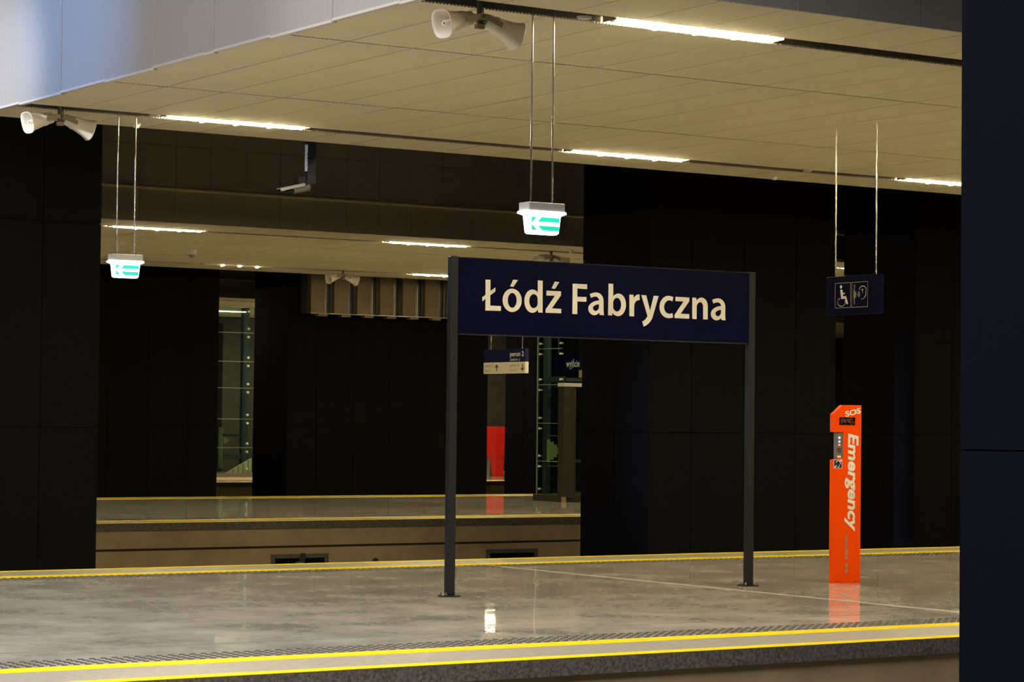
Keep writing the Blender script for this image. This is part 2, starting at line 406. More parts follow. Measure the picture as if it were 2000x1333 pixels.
# ---------------------------------------------------------------- dark piers clad in punched panels
ZS = [(-1.3, 1.572), (1.58, 4.30), (4.308, 7.58)]
def pier(X0, X1, Yf, Yb, label, first=.83, step=1.05, front=True, side=True):
    p = tag(MB().box(X0+.03, X1-.01, Yf+.03, Yb-.01, -1.3, 7.6).build('pier', 'core'), label, 'pier', kind='structure')
    if front:
        xs = [X0, X0+first]
        while xs[-1]+step < X1-.3: xs.append(xs[-1]+step)
        xs.append(X1)
        for a, b in zip(xs, xs[1:]):
            for z0, z1 in ZS: MB().box(a+.005, b-.005, Yf+random.uniform(0, .002), Yf+.03, z0+.002, z1).build('panel', 'pier', p)
    if side:
        n = 2; h = (Yb-Yf)/n
        for i in range(n):
            for z0, z1 in ZS: MB().box(X0+random.uniform(0, .002), X0+.03, Yf+i*h+.005, Yf+(i+1)*h-.005, z0+.002, z1).build('panel', 'pier_s', p)
    return p
pier(9.635, 17.5, 8.25, 10.05, 'near blue-black punched pier filling the right edge of the view', front=True)
# the left pier is measured from its right end
pa = tag(MB().box(7.0, 13.52, 30.48, 32.24, -1.3, 7.6).build('pier', 'core'), 'large black pier at the left edge, behind the first platform', 'pier', kind='structure')
xs = [13.53, 12.70, 11.65, 10.60, 9.55, 8.5, 7.45]
for b, a in zip(xs, xs[1:]):
    for z0, z1 in ZS: MB().box(a+.005, b-.005, 30.45+random.uniform(0, .002), 30.48, z0+.002, z1).build('panel', 'pier', pa)
pier(22.67, 26.45, 30.45, 32.25, 'wide black pier behind the right half of the name sign')
pier(28.18, 46.0, 30.45, 32.25, 'black pier behind the orange emergency post, right of the narrow gap')
pier(18.0, 26.98, 53.7, 55.5, 'far black pier left of the gap with the glass lift')
pier(28.88, 34.77, 53.7, 55.5, 'far black pier below the row of cream slats')
pier(36.5, 45.6, 53.7, 55.5, 'far black pier right of the gap with the red kiosk')
pier(49.2, 58, 53.7, 55.5, 'farthest black pier at the right, mostly hidden')

# ---------------------------------------------------------------- station name sign
Z0, Z1 = 2.572, 3.318
def P2(px, py, Y):                                # point of the plane Y = const seen at a picture position
    d = fw+RT*((px-1000)/FPX)-UP*((py-666.5)/FPX)
    t = Y/d.y
    return Vector((d.x*t, Y, EYE+d.z*t))
sg = empty('station_name_sign', 'long navy name board on two anthracite posts reading Łódź Fabryczna', 'sign', (14.6, 20.42, 0))
sgi = Matrix.Translation((-14.6, -20.42, 0))
def sbuild(mb, name, m, label=None, bevel=0):
    o = mb.build(name, m, sg, label, bevel); o.matrix_parent_inverse = sgi; return o
YF = 20.385
for xa in (12.757, 16.492):
    po = sbuild(MB().box(xa, xa+.088, YF, YF+.068, .012, Z1+.012), 'post', 'post', bevel=.008)
    bp = MB().cyl((xa+.044, YF+.034, 0), (xa+.044, YF+.034, .013), .112, n=32).build('base_plate', 'post', po)
    for dx, dy in ((-.07, -.045), (.07, -.045), (-.07, .045), (.07, .045)):
        MB().cyl((xa+.044+dx, YF+.034+dy, .013), (xa+.044+dx, YF+.034+dy, .035), .011, n=6, smooth=False).cyl((xa+.044+dx, YF+.034+dy, .035), (xa+.044+dx, YF+.034+dy, .043), .006, n=8).build('anchor_bolt', 'chrome', po)
sbuild(MB().box(12.846, 16.491, YF, YF+.062, Z0, Z1), 'board', 'navy', bevel=.002)
sbuild(MB().box(12.846, 16.491, YF-.003, YF+.064, Z0-.008, Z0+.001), 'bottom_rail', 'post')
sbuild(MB().box(12.846, 16.491, YF-.002, YF+.064, Z1-.001, Z1+.006), 'top_rail', 'post')
for k in range(6):
    for d in (0, .03):
        xx = 13.4+k*.59+d
        sbuild(MB().cyl((xx, YF-.004, Z0-.004), (xx, YF+.01, Z0-.004), .004, n=8), 'rivet', 'chrome')

def path(start, segs):
    pts = [start]; cur = start
    for s in segs:
        if len(s) == 2: pts.append(s); cur = s
        else:
            kx, ky, qx, qy = s; k = .5523
            c1_ = (cur[0]+(kx-cur[0])*k, cur[1]+(ky-cur[1])*k); c2_ = (qx+(kx-qx)*k, qy+(ky-qy)*k)
            for i in range(1, 11):
                t = i/10; a = (1-t)**3; b = 3*(1-t)**2*t; c = 3*(1-t)*t*t; d = t**3
                pts.append((a*cur[0]+b*c1_[0]+c*c2_[0]+d*qx, a*cur[1]+b*c1_[1]+c*c2_[1]+d*qy))
            cur = (qx, qy)
    if (pts[0][0]-pts[-1][0])**2+(pts[0][1]-pts[-1][1])**2 < 1: pts.pop()
    return pts
O1, O2, O3 = (930, 535), (1100, 545), (1260, 555)
GL = [
 (O1, path((200, 128), [(308, 132), (306, 375), (415, 298), (414, 385), (303, 470), (302, 692), (534, 704), (534, 808), (197, 800), (199, 545), (133, 602), (128, 510), (199, 460)]), []),
 (O1, path((800, 130), [(906, 136), (806, 286), (732, 276)]), []),
 (O1, path((775, 324), [(987, 330, 987, 585), (985, 832, 778, 832), (571, 828, 571, 572), (571, 324, 775, 324)]),
      [path((778, 418), [(876, 420, 876, 580), (876, 740, 776, 740), (683, 738, 683, 575), (683, 418, 778, 418)])]),
 (O1, path((1335, 145), [(1441, 152), (1438, 845), (1345, 842), (1336, 780), (1290, 850, 1215, 850), (1042, 845, 1042, 590), (1042, 343, 1218, 343), (1295, 345, 1333, 405)]),
      [path((1331, 540), [(1330, 443, 1242, 443), (1148, 445, 1148, 595), (1148, 748, 1240, 748), (1331, 745, 1331, 650)])]),
 (O1, path((1703, 172), [(1803, 180), (1710, 328), (1633, 320)]), []),
 (O1, path((1522, 368), [(1838, 384), (1838, 470), (1640, 752), (1843, 765), (1842, 860), (1503, 848), (1505, 775), (1705, 480), (1522, 472)]), []),
 (O2, path((203, 105), [(517, 120), (516, 224), (305, 210), (304, 388), (501, 395), (500, 498), (303, 490), (302, 766), (195, 762)]), []),
 (O2, path((575, 330), [(640, 297, 710, 297), (872, 297, 873, 480), (873, 690), (880, 790), (790, 785), (776, 735), (735, 790, 670, 790), (540, 785, 540, 640), (545, 480, 775, 470), (770, 385, 700, 385), (650, 385, 598, 415)]),
      [path((773, 553), [(640, 560, 642, 630), (645, 700, 700, 700), (773, 690, 773, 610)])]),
 (O2, path((981, 103), [(1083, 110), (1083, 380), (1120, 320, 1200, 320), (1360, 325, 1360, 560), (1360, 810, 1190, 810), (1110, 810, 1063, 740), (1058, 796), (970, 790)]),
      [path((1080, 520), [(1085, 412, 1165, 412), (1255, 415, 1255, 570), (1250, 710, 1165, 710), (1080, 700, 1080, 610)])]),
 (O2, path((1432, 343), [(1520, 345), (1527, 420), (1560, 340, 1630, 340), (1653, 342), (1655, 462), (1540, 450, 1538, 590), (1534, 815), (1433, 810)]), []),
 (O2, path((1692, 352), [(1800, 360), (1882, 690), (1961, 368), (2068, 374), (1935, 840), (1870, 1010, 1740, 1035), (1712, 928), (1800, 890, 1825, 805)]), []),
 (O3, path((612, 290), [(590, 380), (545, 355, 520, 355), (408, 360, 408, 505), (410, 648, 525, 648), (560, 648, 590, 632), (603, 727), (560, 745, 510, 745), (308, 740, 308, 505), (310, 258, 500, 258), (565, 260, 612, 290)]), []),
 (O3, path((655, 278), [(955, 295), (955, 375), (770, 645), (955, 655), (953, 755), (637, 742), (638, 668), (830, 382), (655, 372)]), []),
 (O3, path((1020, 297), [(1105, 300), (1112, 360), (1150, 297, 1220, 297), (1355, 300, 1356, 480), (1355, 772), (1255, 768), (1255, 500), (1255, 395, 1195, 395), (1120, 400, 1118, 490), (1113, 765), (1018, 755)]), []),
 (O3, path((1453, 347), [(1510, 312, 1580, 312), (1735, 315, 1736, 500), (1735, 700), (1742, 790), (1655, 783), (1645, 740), (1610, 790, 1545, 790), (1422, 785, 1422, 645), (1425, 490, 1645, 480), (1640, 400, 1575, 400), (1520, 400, 1475, 427)]),
      [path((1643, 563), [(1522, 570, 1522, 640), (1525, 703, 1575, 703), (1643, 695, 1643, 620)])]),
]
def letter(parts):
    lt = MB()
    for (ox, oy), outer, holes in parts:
        loops = []
        for l in (outer, *holes):
            w3 = [P2(ox+x/11.111, oy+y/11.111, YF) for x, y in l]
            loops.append([Vector((p.x, p.z, 0)) for p in w3])
        fl = [p for l in loops for p in l]
        lt.add([(p.x, YF-.0025, p.y) for p in fl], [tuple(t) for t in tessellate_polygon(loops)])
    return lt
for grp in ((0,), (1, 2), (3,), (4, 5), (6,), (7,), (8,), (9,), (10,), (11,), (12,), (13,), (14,)):
    sbuild(letter([GL[i] for i in grp]), 'letter', 'white')

# ---------------------------------------------------------------- emergency help post
ang = math.radians(-20)
A = Vector((math.cos(ang), math.sin(ang), 0)); NB = Vector((-math.sin(ang), math.cos(ang), 0))
hp = empty('emergency_help_post', 'tall orange SOS emergency post with vertical white lettering', 'help post', (17.655, 20.36, 0), ang)
W = .318; H = 1.932
def hx_(px): return (px-1633)/56*W
def hz_(py): return (1140-py)/348*H
prof = [(1632.5, 1140), (1689, 1140), (1690, 792), (1652, 792), (1633, 810), (1633, 845), (1653.5, 845), (1653.5, 896), (1645, 896), (1633, 900)]
MB().prism([(hx_(a), hz_(b)) for a, b in prof], 0, .10).build('body', 'orange', hp, bevel=.003)
pu, pv, pn = (1, 0, 0), (0, 0, 1), (0, -1, 0)
MB().box(hx_(1639), hx_(1653.5), .012, .075, hz_(896), hz_(846)).build('call_panel', 'stem', hp, 'dark grey call panel with three small lights')
for py, mm, nm in ((856, 'led_g', 'indicator_light'), (863.5, 'led_b', 'indicator_light'), (870, 'led_r', 'indicator_light')):
    MB().cyl((hx_(1646), .012, hz_(py)), (hx_(1646), .004, hz_(py)), .010, n=14).build(nm, mm, hp)
Art((0, .012, 0), pu, pv, pn).rect(hx_(1642), hz_(895), hx_(1649.5), hz_(891)).build('call_panel_label', 'white', hp)
for k in range(5): MB().box(hx_(1642), hx_(1650), .008, .012, hz_(884-k*1.8)-.0015, hz_(884-k*1.8)+.0015).build('speaker_slot', 'black', hp)
MB().box(hx_(1645), hx_(1677), -.003, .01, hz_(831), hz_(816)).build('display', 'disp', hp, 'dark red dot matrix display')
da = Art((0, -.003, 0), pu, pv, pn)
for i in range(34):
    for j in range(7):
        if random.random() < (.45 if 1 < j < 6 else .2): da.disc(hx_(1647)+i*.0048, hz_(829)+j*.010, .0017, n=5)
tag(da.build('display_dots', 'dot', hp), None, kind='stuff')
text('sos_lettering', 'SOS', (hx_(1658), 0, hz_(815.5)), pu, pv, pn, .185, .062, 'white', hp, bold=.03, shear=.1, ang=math.radians(14))
text('emergency_lettering', 'Emergency', (hx_(1656.5), 0, hz_(847)), (0, 0, -1), (1, 0, 0), pn, 1.065, .158, 'white', hp, bold=.032, shear=.18)
text('maker_lettering', 'system', (hx_(1665), 0, hz_(1085)), (0, 0, 1), (-1, 0, 0), pn, .22, .042, 'gink', hp, bold=.03)
text('maker_lettering', 'Set S', (hx_(1664), 0, hz_(1121)), (0, 0, 1), (-1, 0, 0), pn, .19, .036, 'gink', hp, bold=.03)
for px in (1641.5, 1679.5): MB().cyl((hx_(px), .002, hz_(1136.5)), (hx_(px), -.003, hz_(1136.5)), .006, n=10).build('fixing_screw', 'dsteel', hp)
st = Art((hx_(1634), 0, hz_(916)), pu, pv, pn, .0015); st.rect(0, 0, .098, .096).build('sticker', 'white', hp, 'blue hearing loop sticker')
st = Art((hx_(1634), 0, hz_(916)), pu, pv, pn, .0025); st.rect(.006, .006, .092, .090).build('sticker_field', 'navy2', hp)
e = Art((hx_(1634), 0, hz_(916)), pu, pv, pn, .0035)
e.arc(.052, .055, .026, .028, 170, -20, .009).arc(.045, .030, .020, .018, -90, 30, .009)
e.line([(.008, .008), (.034, .032)], .016).line([(.066, .070), (.090, .090)], .016)
e.build('sticker_symbol', 'white', hp)

# ---------------------------------------------------------------- hanging accessibility sign
hs = empty('hanging_sign', 'navy hanging sign with wheelchair and hearing loop symbols above the orange post', 'sign', (18.0, 20.415, 2.93))
hw, hh = .895, .427
MB().box(-.02, .02, -hw/2, hw/2, 0, hh).build('board', 'navy', hs, bevel=.004)
for y in (.32, -.345): MB().cyl((0, y, hh), (0, y, 5.0-2.93), .008, n=10).build('rod', 'chrome', hs)
U = (0, -1, 0); V = (0, 0, 1); Nn = (-1, 0, 0); OO = (-.02, hw/2, 0)
sc = hw/715
def fx(x): return (x-385)*sc
def fy(x, y):
    t = (x-385)/715; top = 290-48*t; bot = 772-22*t
    return (bot-y)/(bot-top)*hh
fr = Art(OO, U, V, Nn); fr.frame(.144, hh-.353, .407, hh-.073, .0065); fr.frame(.419, hh-.353, .685, hh-.073, .0065); fr.build('symbol_frames', 'gink', hs)
wc = Art(OO, U, V, Nn)
def q(x, y): return (fx(x), fy(x, y))
wc.disc(*q(580, 412), .017, .019)
wc.poly([q(570, 448), q(598, 446), q(604, 488), q(630, 486), q(632, 502), q(606, 506), q(608, 530), q(648, 528), q(674, 625), q(655, 634), (fx(634), fy(634, 562)), q(582, 566)])
wc.arc(*q(587, 604), .066, .046, 115, 385, .011, 24)
wc.build('wheelchair_symbol', 'white', hs)
ea = Art(OO, U, V, Nn)
ea.line([q(757, 384), q(757, 440), q(745, 465)], .006).line([q(750, 560), q(757, 580), q(757, 634)], .006)
for k in range(4): ea.arc(fx(762), fy(762, 480+k*20), .019, .012, 0, 360, .005, 14)
for k in range(3): ea.arc(fx(785), fy(785, 508), .016+.019*k, .014+.014*k, -50, 50, .006, 8)
ea.arc(fx(865), fy(865, 450), .056, .042, 175, -20, .010, 16)
ea.line([(fx(865)+.0525, fy(865, 450)-.014), q(905, 520), q(880, 560)], .010).arc(fx(862), fy(862, 553), .022, .013, 0, -150, .010, 8)
ea.line([q(847, 446), q(876, 444)], .008).line([q(862, 446), q(862, 486)], .008)
ea.build('hearing_loop_symbol', 'white', hs)

# ---------------------------------------------------------------- hanging platform sign, second platform
ps = empty('hanging_sign', 'small hanging sign, navy above white, reading peron 2 with two arrows', 'sign', (28.1, 42.72, 2.71))
sc2 = 28.1/26.6
pw, ph = 1.49*sc2, .478*sc2
OZ = 2.725-2.71
MB().box(-.04, .04, -pw/2, pw/2, OZ+ph*.465, OZ+ph).build('upper_board', 'navy2', ps, 'navy upper panel')
MB().box(-.04, .04, -pw/2, pw/2, OZ, OZ+ph*.465).build('lower_board', 'signw', ps, 'cream white lower panel')
for y in (pw/2-.22, -pw/2+.17): MB().cyl((0, y, OZ+ph), (0, y, 5.0-2.71), .012, n=8).build('rod', 'chrome', ps)
OP = Vector((-.04, pw/2, OZ))
def T(body, fx0, fy0, fw_, fh_, m, name, **k): text(name, body, OP+Vector((0, -pw*fx0, ph*fy0)), U, V, Nn, pw*fw_, ph*fh_, m, ps, **k)
T('peron 2', .64, .63, .325, .27, 'white', 'lettering', bold=.015)
T('platform 2', .64, .48, .235, .14, 'white', 'lettering', shear=.2, bold=.01)
T('sektor C', .025, .27, .215, .125, 'gink', 'lettering')
T('sector C', .025, .09, .165, .10, 'gink', 'lettering')
T('sektor B', .63, .27, .225, .125, 'gink', 'lettering')
T('sector B', .63, .09, .17, .10, 'gink', 'lettering')
ar = Art(OP, U, V, Nn)
for cx, s_ in ((.32, 1), (.935, -1)):
    X_ = pw*cx; yc = ph*.235; L = ph*.14*s_
    ar.line([(X_, yc-L), (X_, yc+L*.8)], .030)
    ar.poly([(X_, yc+L*1.05), (X_-.062, yc+L*.25), (X_-.062, yc-L*.08), (X_, yc+L*.55), (X_+.062, yc-L*.08), (X_+.062, yc+L*.25)])
ar.build('arrows', 'ink', ps)

# ---------------------------------------------------------------- wyjście sign behind the lift
ws = empty('hanging_sign', 'dark navy hanging sign reading wyjście, seen through the lift glass', 'sign', (33, 46.3, 2.90))
MB().box(-.03, .03, -2.1, 2.1, 0, .44).build('board', 'navy', ws)
for y in (-1.6, 1.6): MB().cyl((0, y, .44), (0, y, 2.10), .012, n=8).build('rod', 'chrome', ws)
text('lettering', 'wyjście', (-.03, 1.24, .07), U, V, Nn, .55, .24, 'white', ws, bold=.01)

# ---------------------------------------------------------------- exit signs
def exit_sign(label):
    g = empty('exit_sign', label, 'exit sign', (0, 0, 0), group='glowing green arrow signs hung on twin rods')
    x0, x1 = -.174, .174
    MB().box(x0, x1, -.075, .075, .18, .252).build('housing', 'plast', g, bevel=.006)
    # flared translucent cover
    def ring(z, hw_, hd, r=.012):
        pts = []
        for cx, cy, a0 in ((hw_-r, hd-r, 0), (-hw_+r, hd-r, 90), (-hw_+r, -hd+r, 180), (hw_-r, -hd+r, 270)):
            for k in range(4):
                a = math.radians(a0+30*k); pts.append(Vector((cx+r*math.cos(a), cy+r*math.sin(a), z)))
        return pts
    MB().rings([ring(.183, .186, .080), ring(.166, .190, .084), ring(.150, .160, .054), ring(.148, .156, .050), ring(.012, .140, .046), ring(.0, .128, .036)]).build('light_cover', 'exitw', g, 'glowing white cover')
    a = Art((0, -.0525, 0), (1, 0, 0), (0, 0, 1), (0, -1, 0), .001)
    a.poly([(-.135, .028), (.133, .028), (.137, .135), (-.137, .135)]); a.build('green_field', 'exitg', g, 'green field')
    b = Art((0, -.0525, 0), (1, 0, 0), (0, 0, 1), (0, -1, 0), .002)
    b.poly([(-.137, .081), (-.088, .134), (-.040, .134), (-.078, .097), (.134, .097), (.134, .066), (-.078, .066), (-.035, .030), (-.082, .030)])
    b.build('arrow', 'exitw', g, 'white arrow pointing left')
    for x in (-.102, .104): MB().cyl((x, .01, .252), (x, .01, 5.075-3.217), .0075, n=12).build('rod', 'chrome', g)
    MB().box(-.12, -.085, .075, .09, .17, .25).build('cable_gland', 'plast', g)
    return g
ex = exit_sign('green arrow exit sign hanging nearest, above the name board'); ex.location = (11.08, 16.34, 3.217)
copy_tree(ex, (11.145, 24.44, 3.222), 'green arrow exit sign at the left, in front of the black pier edge')

# ---------------------------------------------------------------- horn loudspeakers
def horn_meshes():
    def ring(t, rx, rz, e=2.0, n=28):
        out = []
        for i in range(n):
            a = 2*math.pi*i/n; c, s_ = math.cos(a), math.sin(a)
            out.append(Vector((t, rx*math.copysign(abs(c)**(2/e), c), rz*math.copysign(abs(s_)**(2/e), s_))))
        return out
    body = [ring(.045, .040, .040), ring(.05, .052, .052), ring(.12, .058, .058), ring(.125, .064, .064), ring(.145, .066, .066), ring(.15, .061, .062),
            ring(.22, .070, .074, 2.2), ring(.28, .079, .085, 2.5), ring(.315, .087, .095, 2.8), ring(.335, .095, .103, 3), ring(.343, .097, .106, 3.1),
            ring(.341, .090, .099, 3), ring(.318, .081, .090, 2.8), ring(.27, .070, .077, 2.4), ring(.19, .05, .055, 2.0)]
    hb = MB().rings(body, cap0=True, cap1=True).mesh('horn', 'beige')
    pl = MB().rings([ring(.20, .022, .022), ring(.315, .022, .022), ring(.325, .018, .018), ring(.318, .010, .010)], cap0=False).mesh('phase_plug', 'beige')
    hole = MB().cyl((.316, 0, 0), (.3195, 0, 0), .010, n=12).mesh('plug_hole', 'stem')
    br = MB().box(.0, .16, -.072, -.066, -.020, .022).box(.0, .16, .066, .072, -.020, .022).box(-.005, .004, -.072, .072, -.020, .022).mesh('bracket', 'bracket')
    cap = MB().cyl((.02, 0, 0), (.05, 0, 0), .030, .036, n=20).cyl((-.0, 0, .018), (.05, 0, .018), .008, n=8).mesh('driver_cap', 'stem')
    return hb, pl, hole, br, cap
HM = horn_meshes()
def speaker_pair(label):
    g = empty('horn_loudspeakers', label, 'loudspeaker', group='twin cream horn loudspeakers on ceiling stems')
    MB().box(-.018, .018, -.016, .016, -.03, .20).build('stem', 'stem', g, bevel=.003)
    MB().box(-.035, .035, -.022, .022, -.045, -.005).build('clamp', 'bracket', g, bevel=.003)
    for rz, tilt in ((math.radians(180+12), math.radians(15)), (0.02, math.radians(18))):
        h = put(HM[0], 'horn', (0, 0, 0), g); h.rotation_euler = (0, tilt, rz)
        h.location = (.005 if rz < 1 else -.045, 0, .045); h.scale = (1.09,)*3
        for me, nm in ((HM[1], 'phase_plug'), (HM[2], 'plug_hole'), (HM[3], 'bracket'), (HM[4], 'driver_cap')): put(me, nm, (0, 0, 0), h)
    MB().cyl((.02, 0, .19), (.05, .01, .04), .004, n=6).build('cable', 'black', g)
    return g
s1 = speaker_pair('pair of cream horn loudspeakers nearest, top centre above the exit sign rods'); s1.location = (10.44, 16.30, 4.855)
copy_tree(s1, (10.35, 24.41, 4.855), 'pair of cream horn loudspeakers at the left below the bright fascia')
copy_tree(s1, (26.62, 38.93, 4.855), 'pair of horn loudspeakers partly hidden behind the top of the name board')
copy_tree(s1, (26.64, 47.05, 4.855), 'small far pair of horn loudspeakers in front of the cream slats')

# ---------------------------------------------------------------- ceiling lamps
def lamp(label, lit=True):
    g = empty('ceiling_light', label, 'ceiling light', group='long warm tube lights in the ceiling slots')
    MB().box(-.06, 1.73, -.095, .095, .045, .07).box(-.06, -.045, -.09, .09, .0, .05).box(1.715, 1.73, -.09, .09, .0, .05).build('tray', 'bracket', g)
    for k in range(4):
        me = MB().cyl((.02+.415*k, 0, .030), (.42+.415*k, 0, .030), .046, n=12)
        me.build('tube', 'tube' if lit else 'tube_off', g)
        if k: MB().box(.417*k-.008, .417*k+.022, -.035, .035, -.028, -.012).build('glowing_clip', 'tube' if lit else 'tube', g)  # clips are no lamps but get the tubes' glow, even on the unlit light
    for xx in (-.03, 1.69): MB().box(xx, xx+.03, -.03, .03, -.005, .02).build('end_cap', 'lip', g)
    return g
L0 = lamp('brightest long ceiling light, right of the nearest horn loudspeakers'); L0.location = (11.75, 16.29, 5.0)
lamps = [((17.14, 16.29), None), ((22.53, 16.29), None), ((27.9, 16.29), None),
 ((11.60, 24.41), 'ceiling light in the far slot, right of the left exit sign rods'), ((16.98, 24.41), 'ceiling light in the far slot, just right of the nearest exit sign rods'), ((22.39, 24.41), 'ceiling light in the far slot, cut off by the near pier at the right'), ((27.8, 24.41), None), ((33.2, 24.41), None),
 ((17.50, 38.92), 'ceiling light over the second platform, behind the left exit sign rods'), ((23.0, 38.92), 'ceiling light over the second platform, left of the name board top'), ((28.5, 38.92), None), ((34.0, 38.92), None),
 ((17.8, 47.05), None), ((28.42, 47.05), 'short bright ceiling light ending at the left sign post'), ((33.9, 47.05), None), ((39.4, 47.05), None),
 ((27.5, 61.0), None), ((32.9, 61.0), None), ((38.3, 61.0), None), ((43.7, 61.0), None), ((32.7, 69.2), 'tiny far ceiling light over the third platform in the left gap'), ((38.1, 69.2), None), ((43.5, 69.2), None)]
near_lamps = [((11.6, 2.2), None), ((17.0, 2.2), None), ((22.4, 2.2), None), ((27.8, 2.2), None)]
for (x, y), l in lamps+near_lamps:
    where = 'over the near platform, outside the picture' if y < 10 else 'over the first platform, beyond the right pier' if y < 30 else 'over the second platform, hidden behind piers' if y < 50 else 'over the third platform, hidden behind piers'
    copy_tree(L0, (x, y, 5.0), l or 'warm tube light '+where)
Lo = lamp('unlit ceiling light with three bright clips, right of the dome camera', False); Lo.location = (23.27, 47.05, 5.0)

# ---------------------------------------------------------------- small ceiling fittings
def disc(x, y, label):
    g = MB().cyl((0, 0, -.008), (0, 0, .01), .055, .062, n=24).build('ceiling_speaker', 'lip'); g.location = (x, y, 5.0)
    MB().cyl((0, 0, -.010), (0, 0, -.006), .040, n=20).build('grille', 'plast', g)
    tag(g, label, 'speaker', 'flat white discs in the lamp slots')
disc(11.45, 16.30, 'flat white disc in the nearest lamp slot, left of the brightest light')
disc(11.45, 24.41, 'flat white disc in the far slot beside the left exit sign rods')
disc(20.70, 24.41, 'flat white disc in the far slot at the right')
disc(21.16, 38.90, 'tiny white disc in the slot over the second platform')
def detector(x, y, label):
    g = MB().cyl((0, 0, -.012), (0, 0, 0), .055, n=24).build('smoke_detector', 'lip'); g.location = (x, y, 5.0)
    MB().cyl((0, 0, -.045), (0, 0, -.012), .028, .046, n=24).build('sensor_cap', 'beige', g)
    tag(g, label, 'smoke detector', 'white smoke detectors')
detector(11.60, 25.2, 'white smoke detector behind the left exit sign rods')
detector(20.80, 25.2, 'white smoke detector near the ceiling edge at the right')
detector(26.75, 38.45, 'white smoke detector above the name board')
dc = MB().cyl((0, 0, -.10), (0, 0, 0), .085, .09, n=24).build('dome_camera', 'plast'); dc.location = (21.1, 43.2, 5.0)
tag(dc, 'white dome camera with dark bubble under the second ceiling', 'camera')
def hemi(r, z, n=16):
    rs = []
    for k in range(6):
        a = math.pi/2*k/5*.98; rs.append([Vector((r*math.cos(a)*math.cos(t), r*math.cos(a)*math.sin(t), z-r*math.sin(a))) for t in [2*math.pi*i/n for i in range(n)]])
    return MB().rings(rs)
hemi(.062, -.10).build('bubble', 'stem', dc)

# cctv camera on a drop post over the track
cv = empty('cctv_camera', 'grey security camera on a drop post above the tracks, left of centre', 'camera', (15.10, 27.54, 4.72))
MB().box(-.06, .055, -.04, .04, .12, 2.88).build('drop_post', 'post', cv)
MB().box(-.062, -.06, -.036, .036, .16, .50).build('label_plate', 'tag', cv, 'pale label strip with black numbers')
text('label_number', '0317', (-.062, -.018, .39), (0, 0, -1), (0, -1, 0), Nn, .17, .034, 'ink', cv, bold=.02)
MB().box(-.07, .06, -.045, .045, .0, .13).build('joint_box', 'post', cv, bevel=.008)
mt = Matrix.Translation((-.12, 0, -.03)) @ Matrix.Rotation(math.radians(-14), 4, 'Y')
def X(p): return mt @ Vector(p)
MB().box(-.06, .06, -.05, .05, -.0, .12, mt).build('pan_head', 'black', cv, bevel=.006)
hb = MB(); hb.cyl(X((.09, 0, -.03)), X((-.14, 0, -.03)), .055, .05, n=20); hb.build('camera_body', 'stem', cv)
MB().cyl(X((-.14, 0, -.035)), X((-.24, 0, -.035)), .032, .036, n=16).build('lens', 'black', cv)
MB().box(-.34, .02, -.055, .055, .022, .028, mt).box(-.34, .02, -.058, -.055, -.01, .028, mt).build('sunshield', 'lip', cv, 'thin pale sunshield')

# ---------------------------------------------------------------- row of cream slats high on the far pier
vs = empty('slatted_screen', 'row of cream panels and grey slots under the second ceiling, left of the board', 'screen', (28.95, 53.2, 4.36))
MB().box(.28, 5.4, .20, .50, .0, 1.6).build('backing', 'vslot', vs)
for k in range(8):
    x = .285+k*PX
    MB().box(x, x+.375, 0, .30, .0, 1.6).build('panel', 'vpanel', vs)
    for dx in (.385, .42, .62): MB().box(x+dx, x+dx+.016, -.005+.1*(dx > .6), .06+.1*(dx > .6), .0, 1.6).build('edge_profile', 'steel', vs)
    MB().box(x+.20, x+.46, -.02, .15, -.075, -.012).build('bracket_tab', 'vpanel', vs)
MB().box(.27, 5.5, -.02, .05, -.016, .004).build('bottom_rail', 'steel', vs)

# ---------------------------------------------------------------- glass lift on the second platform
lf = empty('glass_lift', 'glass lift shaft with steel door portal on the second platform, below the name board', 'lift', (30.3, 43.7, 0))
gz = [.15, .873, 1.702, 2.544, 3.33, 4.2, 4.985]
for z0, z1 in zip(gz, gz[1:]):
    MB().box(0, .012, .16, 1.08, z0+.006, z1-.006).build('glass_pane', 'glass', lf)
    MB().box(.03, 1.9, 1.085, 1.097, z0+.006, z1-.006).build('glass_pane', 'glass', lf)
    MB().box(-.002, .014, .16, 1.09, z1-.007, min(z1+.007, 4.99)).build('pane_edge', 'gedge', lf)
    for zz in (z0+.115, z1-.115):
        for yy in (.99, .20):
            MB().cyl((-.020, yy, zz), (.06, yy, zz), .024, .014, n=12).build('glass_fitting', 'beige', lf)  # metal fittings in cream: their bright highlight is put into the colour
MB().box(-.006, .02, 1.075, 1.10, .15, 4.985).build('corner_edge', 'gedge', lf)
MB().box(-.03, 2.1, -.02, 1.18, 0, .145).build('base', 'dsteel', lf)
MB().box(.06, .16, .80, .95, .15, 4.985).build('corner_column', 'teal', lf)
MB().box(1.60, 1.72, .80, .95, .15, 4.985).build('corner_column', 'teal', lf)
for z in (.85, 2.62, 4.3): MB().box(.08, 1.0, .2, .28, z, z+.07).build('cross_beam', 'teal', lf)
MB().box(.10, .13, .2, .85, 2.60, 2.72).build('cross_beam', 'teal', lf)
MB().box(1.80, 1.90, .1, 1.1, .15, 4.985).build('back_wall', 'teal', lf)
